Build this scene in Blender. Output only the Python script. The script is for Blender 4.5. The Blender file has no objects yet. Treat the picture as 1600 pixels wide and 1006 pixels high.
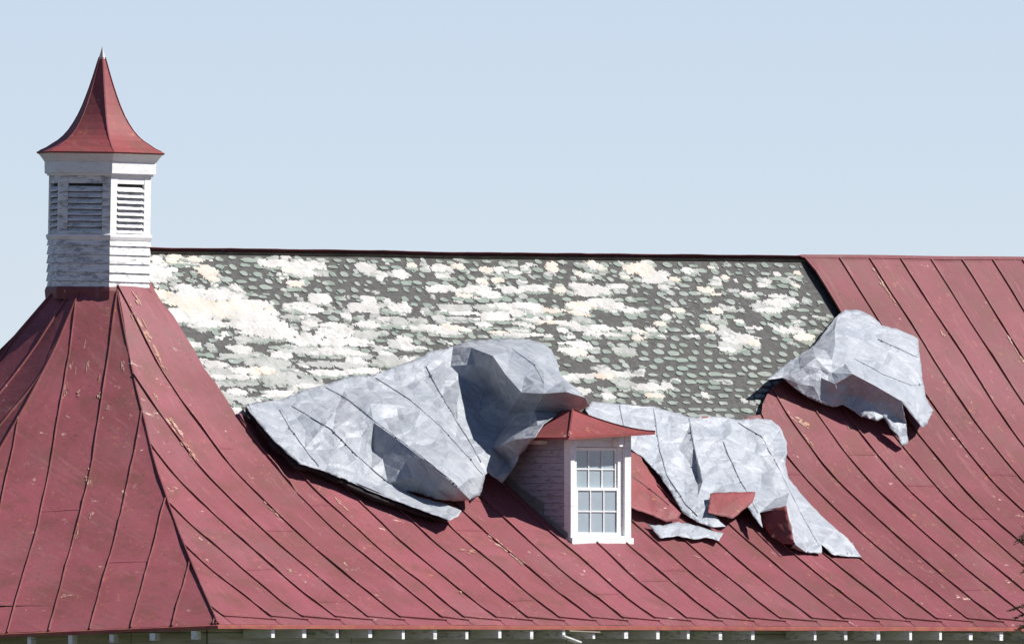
import bpy, bmesh, math, random
from mathutils import Vector, Matrix, noise
from mathutils.geometry import delaunay_2d_cdt
random.seed(7)
S = bpy.context.scene
C = S.collection
# ------------------------------------------------------------------ camera, sky, sun
A = math.radians(42.5)                       # how far the long roof is turned from the view
D, PPM = 400.0, 120.0                        # distance (m) and pixels per metre there
FWD = Vector((math.sin(A), math.cos(A), 0)); RGT = Vector((math.cos(A), -math.sin(A), 0)); UP0 = Vector((0, 0, 1))
ZE = 6.0                                     # eave height
TGT = Vector((0, 0, ZE)) + RGT*(460/PPM) + UP0*(472/PPM)
CAM = TGT - FWD*D; CAM.z = 4.58
look = (TGT-CAM).normalized(); RG = look.cross(UP0).normalized(); UPV = RG.cross(look)
FPX = (TGT-CAM).length*PPM
cd = bpy.data.cameras.new('camera'); cam = bpy.data.objects.new('camera', cd); C.objects.link(cam)
cam.location = CAM; cam.rotation_euler = look.to_track_quat('-Z', 'Y').to_euler()
cd.sensor_width = 36; cd.lens = 36*FPX/1600; cd.clip_start = 1; cd.clip_end = 9000
S.camera = cam
SUN_EL = math.radians(45); SUN_PHI = math.radians(86)   # azimuth: from the camera side towards the right
sun_h = RGT*math.sin(SUN_PHI) - FWD*math.cos(SUN_PHI)
SUNV = sun_h*math.cos(SUN_EL) + UP0*math.sin(SUN_EL)
w = bpy.data.worlds.new('World'); S.world = w; w.use_nodes = True
nt = w.node_tree; bg = nt.nodes['Background']
sky = nt.nodes.new('ShaderNodeTexSky'); sky.sky_type = 'NISHITA'; sky.sun_disc = False
sky.sun_elevation = SUN_EL; sky.sun_rotation = math.atan2(SUNV.x, SUNV.y)
sky.air_density = 0.50; sky.dust_density = 0.0; sky.ozone_density = 0.6
wb = nt.nodes.new('ShaderNodeMix'); wb.data_type = 'RGBA'; wb.blend_type = 'MULTIPLY'; wb.inputs[0].default_value = 1; wb.inputs[7].default_value = (1.07, .99, 1.085, 1)   # white balance
nt.links.new(sky.outputs[0], wb.inputs[6]); nt.links.new(wb.outputs[2], bg.inputs[0]); bg.inputs[1].default_value = 0.079
sd = bpy.data.lights.new('sun', 'SUN'); sd.energy = 5.0; sd.angle = math.radians(0.53); sd.color = (1, .965, .92)
so = bpy.data.objects.new('sun', sd); C.objects.link(so); so.rotation_euler = SUNV.to_track_quat('Z', 'Y').to_euler(); so.location = (0, 0, 40)
S.view_settings.view_transform = 'Standard'; S.view_settings.look = 'None'; S.view_settings.gamma = 1
S.view_settings.use_curve_mapping = False; S.view_settings.exposure = 0.45

# ------------------------------------------------------------------ helpers
def ray(px, py): return (look*FPX + RG*(px-800) - UPV*(py-503)).normalized()
def link(o, parent=None):
    C.objects.link(o)
    if parent: o.parent = parent
    return o
def obj(name, bm, mats, parent=None, smooth=False):
    me = bpy.data.meshes.new(name); bm.to_mesh(me); bm.free()
    for m in (mats if isinstance(mats, (list, tuple)) else [mats]): me.materials.append(m)
    if smooth:
        for p in me.polygons: p.use_smooth = True
    return link(bpy.data.objects.new(name, me), parent)
def tag(o, label, cat, group=None):
    o['label'] = label; o['category'] = cat
    if group: o['group'] = group
    return o
def quad(bm, *ps): return bm.faces.new([bm.verts.new(p) for p in ps])
def box(bm, o, u, v, w_, fu, fv, fw):
    """box from corner o along unit axes u,v,w with sizes fu,fv,fw"""
    vs = [bm.verts.new(o + u*(fu*i) + v*(fv*j) + w_*(fw*k)) for i in (0, 1) for j in (0, 1) for k in (0, 1)]
    for f in ((0,1,3,2),(4,6,7,5),(0,4,5,1),(2,3,7,6),(0,2,6,4),(1,5,7,3)): bm.faces.new([vs[i] for i in f])
def n2(x, y, z=0): return noise.noise(Vector((x, y, z)))
X3, Y3, Z3 = Vector((1,0,0)), Vector((0,1,0)), Vector((0,0,1))

# ------------------------------------------------------------------ materials
def mat(name, rough=.7, metal=0.0, spec=.5):
    m = bpy.data.materials.new(name); m.use_nodes = True
    b = m.node_tree.nodes['Principled BSDF']
    b.inputs['Roughness'].default_value = rough; b.inputs['Metallic'].default_value = metal
    b.inputs['Specular IOR Level'].default_value = spec
    return m, m.node_tree, b
def coord(t, scale=(1,1,1), out='Object'):
    tc = t.nodes.new('ShaderNodeTexCoord'); mp = t.nodes.new('ShaderNodeMapping'); mp.inputs['Scale'].default_value = scale
    t.links.new(tc.outputs[out], mp.inputs[0]); return mp.outputs[0]
def nz(t, vec, scale, detail=4, rough=.55, dist=0):
    n = t.nodes.new('ShaderNodeTexNoise'); n.inputs['Scale'].default_value = scale; n.inputs['Detail'].default_value = detail
    n.inputs['Roughness'].default_value = rough; n.inputs['Distortion'].default_value = dist
    t.links.new(vec, n.inputs['Vector']); return n.outputs['Fac']
def ramp(t, fac, a, b, va=0.0, vb=1.0):
    r = t.nodes.new('ShaderNodeMapRange'); r.clamp = True
    for i, v in zip(('From Min','From Max','To Min','To Max'), (a, b, va, vb)): r.inputs[i].default_value = v
    t.links.new(fac, r.inputs['Value']); return r.outputs[0]
def mix(t, fac, a, b, mode='MIX'):
    n = t.nodes.new('ShaderNodeMix'); n.data_type = 'RGBA'; n.blend_type = mode
    for s, v in ((n.inputs[0], fac), (n.inputs[6], a), (n.inputs[7], b)):
        if hasattr(v, 'links'): t.links.new(v, s)
        elif isinstance(v, (int, float)): s.default_value = v
        else: s.default_value = (*v, 1)
    return n.outputs[2]
def mul(t, a, b):
    n = t.nodes.new('ShaderNodeMath'); n.operation = 'MULTIPLY'
    for s, v in ((n.inputs[0], a), (n.inputs[1], b)):
        if hasattr(v, 'links'): t.links.new(v, s)
        else: s.default_value = v
    return n.outputs[0]
def bump(t, b, h, strength=.4, dist=.01):
    n = t.nodes.new('ShaderNodeBump'); n.inputs['Strength'].default_value = strength; n.inputs['Distance'].default_value = dist
    t.links.new(h, n.inputs['Height']); t.links.new(n.outputs[0], b.inputs['Normal'])
def rnd(t):
    return t.nodes.new('ShaderNodeObjectInfo').outputs['Random']

def m_red(name='red_roof_paint', chips=1.0, base=(.272,.073,.090), base2=(.205,.057,.063)):
    m, t, b = mat(name, .62, 0, .3)
    v = coord(t)
    col = mix(t, ramp(t, nz(t, v, 1.1, 5, .6), .35, .65), base, base2)
    col = mix(t, ramp(t, nz(t, v, .45, 3), .52, .66, 0, .5), col, (.288, .088, .112))
    sx = t.nodes.new('ShaderNodeSeparateXYZ'); t.links.new(v, sx.inputs[0])      # patchily darker and duller towards the far bays
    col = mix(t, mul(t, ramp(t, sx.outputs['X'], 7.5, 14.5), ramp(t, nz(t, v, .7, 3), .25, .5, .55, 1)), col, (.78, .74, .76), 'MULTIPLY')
    hs = t.nodes.new('ShaderNodeHueSaturation'); t.links.new(ramp(t, rnd(t), 0, 1, .86, 1.07), hs.inputs['Value']); t.links.new(col, hs.inputs['Color']); col = hs.outputs[0]
    col = mix(t, mul(t, ramp(t, nz(t, coord(t, (7, .9, .9)), 1.6, 6, .7, .3), .52, .70), .5), col, (.15, .060, .048))   # rust runs down the pans
    col = mix(t, mul(t, ramp(t, nz(t, coord(t, (9, 1.1, 1.1)), 1.3, 5, .7, .2), .56, .72), .45), col, (.34, .15, .16))  # chalky runs
    col = mix(t, mul(t, ramp(t, nz(t, v, .9, 6, .75), .53, .63), .45), col, (.17, .075, .070))
    # brown rusty blotches, dull dirt, pale and orange chips, black lichen specks
    col = mix(t, mul(t, ramp(t, nz(t, v, 2.2, 6, .7), .52, .66), .6), col, (.16, .062, .048))
    col = mix(t, mul(t, ramp(t, nz(t, v, 26, 4, .7), .48, .66), .36), col, (.17, .06, .052))
    reg = ramp(t, nz(t, v, 1.7, 3), .52, .66)
    col = mix(t, mul(t, mul(t, ramp(t, nz(t, v, 13, 5, .7), .58, .66), reg), .7*chips), col, (.42, .18, .08))
    col = mix(t, mul(t, mul(t, ramp(t, nz(t, v, 6, 7, .75, .4), .625, .665), ramp(t, nz(t, v, 1.0, 2), .47, .57)), .9*chips), col, (.60, .45, .36))
    col = mix(t, mul(t, ramp(t, nz(t, v, 17, 4, .65), .645, .69), .8), col, (.06, .035, .03))
    t.links.new(col, b.inputs['Base Color'])
    bump(t, b, nz(t, v, 5, 5, .6), .22, .03)
    return m
RED = m_red()
SEAM = m_red('seam_paint', 1.6, (.24,.065,.072), (.17,.052,.050))
SEAMTOP = m_red('lit_worn_seam_top', 2.5, (.36,.15,.14), (.28,.085,.085))  # paler, chipped seam tops; the sunlit edge is painted into the colour
REDCHIP = m_red('chipped_red_paint', 1.7, (.27,.066,.070), (.22,.055,.052))
def m_rust():
    m, t, b = mat('rusty_hem', .8, 0, .2); v = coord(t)
    t.links.new(mix(t, ramp(t, nz(t, v, 6, 5, .7), .35, .65), (.36,.13,.085), (.30,.075,.08)), b.inputs['Base Color']); return m
RUST = m_rust()
def m_galv(name='galvanised_steel', g=.95):
    m, t, b = mat(name, .6, .08, .35); v = coord(t)
    c = mix(t, ramp(t, nz(t, v, 2.6, 6, .65, .5), .32, .68), (.325,.35,.385), (.445,.463,.487))
    c = mix(t, ramp(t, nz(t, v, 24, 3, .7), .44, .62, 0, .32), c, (.27,.31,.37))
    c = mix(t, ramp(t, nz(t, v, 1.5, 4, .6), .55, .68, 0, .45), c, (.58,.585,.59))
    c = mix(t, ramp(t, nz(t, v, 6, 6, .75), .62, .70, 0, .5), c, (.24,.265,.31))
    c = mix(t, ramp(t, nz(t, v, 1.1, 5, .7), .48, .62, 0, .5), c, (.25,.28,.325))
    c = mix(t, ramp(t, nz(t, v, 55, 2, .6), .55, .68, 0, .25), c, (.56,.58,.60))
    c = mix(t, ramp(t, nz(t, v, 4, 6, .8), .66, .72, 0, .5), c, (.34,.27,.22))
    c = mix(t, 1.0, c, (g, g, g), 'MULTIPLY')
    t.links.new(c, b.inputs['Base Color'])
    t.links.new(ramp(t, nz(t, v, 8, 3), .3, .7, .42, .62), b.inputs['Roughness'])
    vo = t.nodes.new('ShaderNodeTexVoronoi'); vo.feature = 'DISTANCE_TO_EDGE'; vo.inputs['Scale'].default_value = 3.2
    ds = t.nodes.new('ShaderNodeMix'); ds.data_type = 'VECTOR'; ds.inputs[0].default_value = .12; t.links.new(v, ds.inputs[4])
    nn = t.nodes.new('ShaderNodeTexNoise'); nn.inputs['Scale'].default_value = 2.5; t.links.new(v, nn.inputs['Vector']); t.links.new(nn.outputs['Color'], ds.inputs[5]); t.links.new(ds.outputs[1], vo.inputs['Vector'])
    ad = t.nodes.new('ShaderNodeMath'); ad.operation = 'ADD'; t.links.new(ramp(t, vo.outputs['Distance'], 0, .25, 0, 1.0), ad.inputs[0]); t.links.new(nz(t, v, 9, 6, .65), ad.inputs[1])
    bump(t, b, ad.outputs[0], .5, .04); return m
GALV = m_galv(); GALVD = m_galv('dull_galvanised_steel', .87)
def m_flat(name, c1, c2, scale=6, rough=.8, metal=0, stretch=(1,1,1), lo=.35, hi=.65, bstr=0, spec=.4):
    m, t, b = mat(name, rough, metal, spec); v = coord(t, stretch); f = nz(t, v, scale, 6, .65)
    t.links.new(mix(t, ramp(t, f, lo, hi), c1, c2), b.inputs['Base Color'])
    if bstr: bump(t, b, f, bstr, .02)
    return m
CLIP = m_flat('dark_clip', (.09,.09,.11), (.16,.16,.18), 12)
FELT = m_flat('dark_roofing_felt', (.062,.060,.057), (.105,.102,.096), 14, .9, bstr=.6)
TIMBER = m_flat('old_timber', (.07,.06,.045), (.12,.105,.08), 4, .9)
def m_shingle():
    m, t, b = mat('green_slate_shingle', .85, 0, .3); v = coord(t); r = rnd(t)
    c = mix(t, ramp(t, nz(t, v, 3.2, 3), .34, .60), (.165,.20,.168), (.28,.31,.275))
    c = mix(t, ramp(t, nz(t, v, 4.3, 2), .53, .66), c, (.40,.405,.38))
    c = mix(t, ramp(t, nz(t, v, 40, 4, .7), .40, .64, 0, .6), c, (.20,.24,.205))
    c = mix(t, ramp(t, nz(t, v, 1.0, 3), .50, .62, 0, .7), c, (.22,.27,.23))
    t.links.new(c, b.inputs['Base Color']); bump(t, b, nz(t, v, 60, 4), .5, .01); return m
SHING = m_shingle()
def m_crust(name, c1, c2, edge):
    m, t, b = mat(name, .9, 0, .2); v = coord(t)
    c = mix(t, ramp(t, nz(t, v, 2.4, 5, .6), .38, .66), c1, c2)
    c = mix(t, ramp(t, nz(t, v, 7, 6, .72), .53, .66, 0, .8), c, edge)
    c = mix(t, ramp(t, nz(t, v, 22, 5, .75), .55, .68, 0, .55), c, edge)
    c = mix(t, ramp(t, nz(t, coord(t, (1.2, 4, 6)), 9, 5, .7), .56, .68, 0, .55), c, (.33,.32,.29))
    t.links.new(c, b.inputs['Base Color']); bump(t, b, nz(t, v, 30, 5, .7), .6, .012); return m
CRUSTS = [m_crust('white_crust', (.58,.565,.54), (.44,.43,.41), (.36,.35,.33)),
          m_crust('cream_crust', (.60,.55,.49), (.50,.46,.40), (.52,.36,.24)),
          m_crust('grey_crust', (.42,.42,.40), (.31,.315,.295), (.22,.23,.21)),
          m_crust('greenish_crust', (.30,.33,.285), (.24,.275,.235), (.18,.21,.18))]
def m_paint(name, c, worn, amt, lo=.50, hi=.60, stretch=(2,2,9)):
    m, t, b = mat(name, .6, 0, .3); v = coord(t, stretch)
    col = mix(t, ramp(t, nz(t, coord(t), 3, 4), .4, .7, 0, .35), c, tuple(x*.86 for x in c))
    col = mix(t, mul(t, ramp(t, nz(t, v, 3.2, 7, .75), lo, hi), amt), col, worn)
    t.links.new(col, b.inputs['Base Color']); return m
WHITE = m_paint('white_paint', (.84,.835,.82), (.50,.48,.45), .35)
WORN = m_paint('weathered_white_paint', (.82,.815,.80), (.22,.21,.20), .7, .50, .60)
WORN_DARK = m_paint('peeled_darkened_white_paint', (.78,.775,.77), (.22,.22,.225), .8, .48, .60, (1.5,1.5,6))  # real peeling, greyed further to paint in the shade of the cupola's sunless faces
LOUV = m_paint('weathered_louvre_paint', (.82,.81,.80), (.24,.235,.23), .6, .50, .58)
DSIDE = m_paint('faded_mauve_siding', (.42,.37,.41), (.14,.12,.13), .8, .50, .66)
def m_glass():
    m, t, b = mat('window_glass', .08, 0, .8); v = coord(t)
    t.links.new(mix(t, ramp(t, nz(t, v, 3, 3), .35, .65), (.33,.39,.425), (.27,.325,.36)), b.inputs['Base Color']); return m
GLASS = m_glass()
LEAD = m_flat('lead_flashing', (.42,.40,.38), (.55,.52,.50), 8, .6, .2)
WALLM = m_flat('weathered_wall_boards', (.34,.33,.25), (.54,.52,.44), 3, .9, 0, (.6,.6,6))
DARK = m_flat('shadowed_interior', (.03,.028,.025), (.04,.037,.033), 4, .95)

# ------------------------------------------------------------------ roof form
TX0 = 4.12                                    # where the red metal stops and the bared shingles begin
RUN, DROP = 6.36, 4.80
_k = [(0,0), (.8,.77), (1.667,1.604), (2.30,2.27), (2.83,2.90), (3.25,3.53), (3.75,4.36), (4.25,5.28), (4.64,6.05), (4.80,6.36)]
def drop_of(run):
    if run <= 0: return run*.95
    for (d0, r0), (d1, r1) in zip(_k, _k[1:]):
        if run <= r1: 
            return d0 + (d1-d0)*(run-r0)/(r1-r0)
    return DROP + (run-RUN)*.55
_tab = [sum(drop_of(RUN*i/200 + dx*min(1, i/12, (200-i)/14)) for dx in (-.3,-.2,-.1,0,.1,.2,.3))/7 for i in range(201)]
def drop_s(run):
    if run <= 0 or run >= RUN: return drop_of(run)
    f = run/RUN*200; i = min(int(f), 199); return _tab[i] + (_tab[i+1]-_tab[i])*(f-i)
XC = 3.735
AX = Vector((XC, RUN, 0))
ZR = ZE + DROP + .185
def zr(X): return ZR + .03*max(0, 1-max(0, X-XC)/8) + .0035*max(0, min(X, 30)-XC) + .012*n2(X*.55, 3.1)*min(1, max(0, X-XC))
def lift0(f): return .26*max(0, 1-f/1.3)     # the slopes rise to meet the cupola
def z_main(X, run):
    k = (zr(X)-ZE)/DROP
    return zr(X) - drop_s(run)*k + (lift0(run) if X < TX0-.02 else 0)
def z_end(f): return ZR - drop_s(f)*(ZR-ZE)/DROP + lift0(f)
def buckle(X, run):
    e = min(1, max(0, (RUN-run)/.6))*min(1, max(.0, run/.5))
    return e*(.022*n2(X*.9, run*.8, 5) + .012*n2(X*2.4, run*1.6, 9))
def main_pt(X, run, up=0.0):
    """point on the long roof: X along the ridge, run = plan distance down from it, up = height above it"""
    s = (drop_s(run+.02)-drop_s(run-.02))/.04
    n = Vector((0, -s, 1)).normalized()
    return Vector((X, RUN-run, z_main(X, run))) + n*up
def hit(px, py):
    """where the line of sight through a photo point meets the long roof"""
    d = ray(px, py); lo, hi = D-30, D+60
    def g(t):
        p = CAM + d*t; return p.z - z_main(p.x, RUN-p.y)
    # from the near side: above roof until hit
    t = lo; step = .5; prev = g(t)
    while t < hi:
        t2 = t + step; cur = g(t2)
        if prev > 0 >= cur:
            a, b = t, t2
            for _ in range(30):
                m_ = (a+b)/2
                if g(m_) > 0: a = m_
                else: b = m_
            return CAM + d*a
        t, prev = t2, cur
    p = CAM + d*(D + (px-340)/PPM*.9); return p
def xr(px, py): p = hit(px, py); return p.x, RUN-p.y
th1, th2 = math.radians(30.4), math.radians(69.9)
def hv(th, r): return Vector((-math.sin(th)*r, -math.cos(th)*r, 0))
HIPS = [hv(th1, 1/math.cos(th1)), hv(th2, 1.162), hv(math.pi-th2, 1.162), hv(math.pi-th1, 1/math.cos(th1))]
HDROP = [0, .20, .20, 0]
def facet_pt(i, f, wv, up=0.0):
    va, vb = HIPS[i], HIPS[i+1]; e = (vb-va).normalized(); ta, tb = va.dot(e), vb.dot(e)
    rho = (va - e*ta); u = (wv - f*ta)/max(1e-6, f*(tb-ta))
    dz = (HDROP[i]*(1-u)+HDROP[i+1]*u)*(f/RUN)**2
    s = (drop_s(f+.02)-drop_s(f-.02))/.04/rho.length
    n = (rho.normalized()*s + Z3).normalized()
    p = AX + rho*f + e*wv; p.z = z_end(f) - dz
    return p + n*up
# ------------------------------------------------------------------ ground
bm = bmesh.new(); quad(bm, (-4000,-4000,0), (4000,-4000,0), (4000,4000,0), (-4000,4000,0))
o = obj('ground', bm, m_flat('dry_grass', (.05,.065,.025), (.10,.09,.045), .4, .95)); o['kind'] = 'structure'
# ------------------------------------------------------------------ the barn
barn = link(bpy.data.objects.new('barn', None)); barn.location = (0, 0, 0)
tag(barn, 'old barn with faded red metal roof, white louvred cupola, dormer and bared shingles', 'barn')
XEND = 25.0
# walls: octagonal end, long sides
OV = .62
def plan(i, inset):   # eave corner moved in
    v = HIPS[i]*(RUN-inset); return AX + v
fr = [Vector((XEND, OV, 0)), *[plan(i, OV) for i in range(4)], Vector((XEND, 2*RUN-OV, 0))]
bm = bmesh.new()
for i in range(len(fr)):
    a, b = fr[i], fr[(i+1) % len(fr)]
    quad(bm, a, b, b+Z3*(ZE+.25), a+Z3*(ZE+.25))
wall = obj('wall', bm, DARK, barn)
for a, b in ((fr[1], fr[0]), (fr[2], fr[1]), (fr[3], fr[2])):     # horizontal boards near the eave
    e = (b-a).normalized(); nrm = Vector((e.y, -e.x, 0))
    for k in range(9):
        z0 = ZE + .22 - (k+1)*.16; L = (b-a).length; x = 0
        while x < L-.01:
            l = min(random.uniform(2.4, 4.5), L-x)
            bm = bmesh.new(); box(bm, a + e*(x+.004) + Z3*z0 + nrm*.002, e, nrm, Z3, l-.008, .02+.006*random.random(), .152)
            obj('wall_board', bm, WALLM, wall); x += l
    bm = bmesh.new(); box(bm, a + nrm*.001, e, nrm, Z3, (b-a).length, .02, ZE-1.25); obj('lower_boarding', bm, WALLM, wall)
# roof decking under everything (front, end and back slopes)
bm = bmesh.new()
NS = 40
def strip(fn, cols):
    g = [[bm.verts.new(fn(c, s)) for s in range(NS+1)] for c in cols]
    for i in range(len(cols)-1):
        for j in range(NS): bm.faces.new((g[i][j], g[i+1][j], g[i+1][j+1], g[i][j+1]))
def mk(X):
    rt = max(0, (XC-X)/math.tan(th1)); return lambda s: main_pt(X, rt + (RUN-.05-rt)*s/NS, -.06)
cols = [XC*i/12 for i in range(13)] + [XC + (XEND-XC)*i/40 for i in range(1, 41)]
strip(lambda c, s: mk(c)(s), cols)
strip(lambda c, s: Vector((1,0,0))*0 + (lambda p: Vector((p.x, 2*RUN-p.y, p.z)))(mk(c)(s)), cols)
for i in range(3):
    def fp(u, s, i=i):
        f = .02 + (RUN-.07)*s/NS; va, vb = HIPS[i], HIPS[i+1]; e = (vb-va).normalized()
        return facet_pt(i, f, f*(va.dot(e)*(1-u)+vb.dot(e)*u), -.06)
    strip(fp, [k/8 for k in range(9)])
quad(bm, Vector((XEND,.0,ZE)), Vector((XEND,2*RUN,ZE)), Vector((XEND,RUN,ZR+.1)), Vector((XEND,RUN,ZR)))
deck = obj('roof_deck', bm, TIMBER, barn)

# --- torn edge of the long red roof: plan run at which the red metal begins, by X
TX0 = 4.12
tear_px = [(374,652),(450,690),(560,700),(700,705),(800,690),(900,670),(1000,668),(1100,680),(1185,652),(1196,614),(1248,586),(1316,504)]
TEAR = sorted(xr(*p) for p in tear_px)
TX1 = xr(1254,401)[0]
def tear(X):
    if X < TEAR[0][0]: return TEAR[0][1]
    for (a, ra), (b, rb) in zip(TEAR, TEAR[1:]):
        if X <= b: return ra + (rb-ra)*(X-a)/(b-a)
    return TEAR[-1][1]
def red_top(X):
    if X < XC: return max(.02, (XC-X)/math.tan(th1))
    if X < TX0: return .02
    if X < TX1: return tear(X) + .04*n2(X*6, 1.7)
    return .02
# metal roofing panels (each with its standing seam)
SH = .025
def panel(parent, pt, x0, x1, topf, k, hem=True, curl=None):
    xs = [x0+.007, (x0*2+x1)/3, (x0+2*x1)/3, x1-.007]
    N = 30
    bm = bmesh.new()
    am = .026*(1.9 if parent is metal and 3.5 < x0 < 9.5 else 1)
    laps = sorted(random.uniform(.8, 5.9) for _ in range(1))
    def wob(run): return am*n2(run*1.1, k*3.7)*min(1, max(0,(RUN-run)/.5)) + .007*n2(run*5, k*1.3)
    def wobr(run): return am*n2(run*1.1, (k+1)*3.7)*min(1, max(0,(RUN-run)/.5)) + .007*n2(run*5, (k+1)*1.3)
    rows = []
    fr_ = [i/N for i in range(N+1)]
    for s in fr_:
        row = []
        for ci, x in enumerate(xs):
            rt = topf(x); run = rt + (RUN-rt)*s; q = ci/3
            xx = x + wob(run)*(1-q) + wobr(run)*q
            up = buckle(xx + (0 if parent is metal else 40), run) + (.006*(4*q*(1-q)))*n2(run*2.2, k*7.1)*2
            if curl: up += curl(x, run, rt)
            row.append(bm.verts.new(pt(run, xx, up)))
        rows.append(row)
    for a, b in zip(rows, rows[1:]):
        for i in range(3):
            try: f = bm.faces.new((a[i], a[i+1], b[i+1], b[i])); f.smooth = True
            except ValueError: pass
    for l in laps:        # cross laps: the upper sheet's lower edge
        if l < max(topf(x) for x in xs)+.1: continue
        prev = None
        for ci, x in enumerate(xs):
            q = ci/3; d_ = l + .012*n2(x*7, l); xx = x + wob(d_)*(1-q) + wobr(d_)*q
            up = buckle(xx + (0 if parent is metal else 40), d_) + .012*(4*q*(1-q))*n2(d_*2.2, k*7.1)
            cur = [bm.verts.new(pt(d_+dd, xx, up+du)) for dd, du in ((-.05, .0005), (0, .0055), (.001, -.002))]
            if prev:
                for j in range(2): bm.faces.new((prev[j], cur[j], cur[j+1], prev[j+1]))
            prev = cur
    # seam
    prev = None; rt = topf(x0+.001)
    for s in range(N+1):
        end = RUN-.20 if hem else RUN
        run = rt + (end-rt)*s/N; xx = x0 + wob(run); up = buckle(xx + (0 if parent is metal else 40), run)
        if curl: up += curl(x0, run, rt)
        h = SH*(.85+.35*n2(run*3, k*2.2)+.45*max(0, n2(run*11, k*5.1))); t_ = .007+.004*max(0, n2(run*9, k*3.3))
        cur = [bm.verts.new(pt(run, xx+dx, up+dh)) for dx, dh in ((-t_,-.004),(-t_,h),(t_,h),(t_,-.004))]
        if prev:
            for i in range(3):
                f = bm.faces.new((prev[i], prev[i+1], cur[i+1], cur[i])); f.material_index = 2 if i == 1 else 1
        else:
            f = bm.faces.new(cur); f.material_index = 1
        prev = cur
    f = bm.faces.new(prev); f.material_index = 1
    if hem:   # seam laid over along the eave
        prev = None
        for s in range(5):
            q = s/4; run = RUN-.20 + .085*q; xx = x0 + (x1-x0)*q*1.02
            cur = [bm.verts.new(pt(run+dr, xx, up_)) for dr, up_ in ((-.006,-.003),(-.006,.022),(.010,.020),(.010,-.003))]
            if prev:
                for i in range(3):
                    f = bm.faces.new((prev[i], prev[i+1], cur[i+1], cur[i])); f.material_index = 1
            prev = cur
    return obj('roof_panel', bm, [RED, SEAM, SEAMTOP], parent)
# ridge cap / torn back sheet along the ridge is the metal_roof part's own mesh
bm = bmesh.new()
prev = None
for i in range(181):
    X = XC + .55 + (XEND-XC-.55)*i/180
    red = X > TX1
    ov_ = .03 if red else .085 + .05*n2(X*1.1, 8)
    hh = .028 if red else .055 + .03*max(0, n2(X*.8, 2)) + .012*n2(X*4, 6)
    z = zr(X)
    lp = .022 + .024*n2(X*1.3, 4) + .010*n2(X*4, 6) + .03*max(0, n2(X*.6, 2))
    if not red: cur = [bm.verts.new(p) for p in (Vector((X, RUN+.35, z-.30)), Vector((X, RUN+.02, z+.012)), Vector((X, RUN-.06, z+.002+lp*.45)), Vector((X, RUN-.058, z-.004+lp*.45)), Vector((X, RUN+.01, z-.006)))]
    else: cur = [bm.verts.new(p) for p in (Vector((X, RUN+.35, z-.33+.06)), Vector((X, RUN+.02, z+hh)), Vector((X, RUN-ov_, z+hh-.03-ov_*.5)), Vector((X, RUN-ov_+.01, z+hh-.045-ov_*.5)), Vector((X, RUN+.02, z+hh-.02)))]
    if prev:
        for j in range(4): bm.faces.new((prev[j], prev[j+1], cur[j+1], cur[j]))
    prev = cur
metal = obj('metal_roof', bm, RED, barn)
pw = .5685
X0s = 1.105 - pw*1.0
xsn = [.28] + [X0s + pw*k for k in range(1, 44) if X0s + pw*k < XEND]
# move the seams next to the tears onto them
xsn = [(TX0 if abs(x-TX0) < pw/2 else TX1 if abs(x-TX1) < pw/2 else x) for x in xsn]
mp_ = lambda run, x, up: main_pt(x, run, up)
def curl_at(x, run, rt):
    c = 0
    if TX1-.01 <= x < TX1+.6 and run < 1.3: c += .055*max(0, 1-(x-TX1)/.5)*min(1, run/.15)*max(0, 1-run/1.3)**.5
    if TX0-.6 < x <= TX0+.01 and .8 < run < 3.2: c += .05*max(0, 1-(TX0-x)/.4)*(1+n2(run*3, 4))
    if TX0 < x < TX1 and run-rt < .35: c += .05*(1-(run-rt)/.35)*(1+n2(x*4, 3))
    return c
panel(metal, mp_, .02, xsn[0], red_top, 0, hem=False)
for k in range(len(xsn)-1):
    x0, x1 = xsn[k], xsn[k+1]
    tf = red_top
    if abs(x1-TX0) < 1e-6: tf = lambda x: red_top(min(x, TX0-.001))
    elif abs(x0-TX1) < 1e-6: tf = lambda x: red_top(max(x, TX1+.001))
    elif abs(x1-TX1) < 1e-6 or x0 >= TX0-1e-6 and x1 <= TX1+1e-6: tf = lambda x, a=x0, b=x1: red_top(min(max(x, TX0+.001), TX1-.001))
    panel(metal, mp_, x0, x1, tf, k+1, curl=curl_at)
BARE = m_crust('bare_primer', (.46,.30,.24), (.40,.22,.16), (.40,.20,.10))
def bare(X, run, w_, l_, fn, sd_):
    bm = bmesh.new(); rr = random.Random(sd_)
    for j in range(9):
        cx_, cr_ = X + w_*rr.gauss(0, .45), run + l_*rr.uniform(-1, 1); ww, ll = w_*rr.uniform(.15, .5), l_*rr.uniform(.10, .35); ring = []
        for i in range(16):
            a_ = i*2*math.pi/16; k = 1 + .7*n2(math.cos(a_)*1.6, math.sin(a_)*1.6, sd_*3.1+j) + .5*n2(i*1.3, sd_+j)
            ring.append(bm.verts.new(fn(cx_ + ww*k*math.cos(a_), cr_ + ll*k*math.sin(a_))))
        c = bm.verts.new(fn(cx_, cr_))
        for i in range(16): bm.faces.new((c, ring[i], ring[(i+1) % 16]))
    return bm
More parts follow.
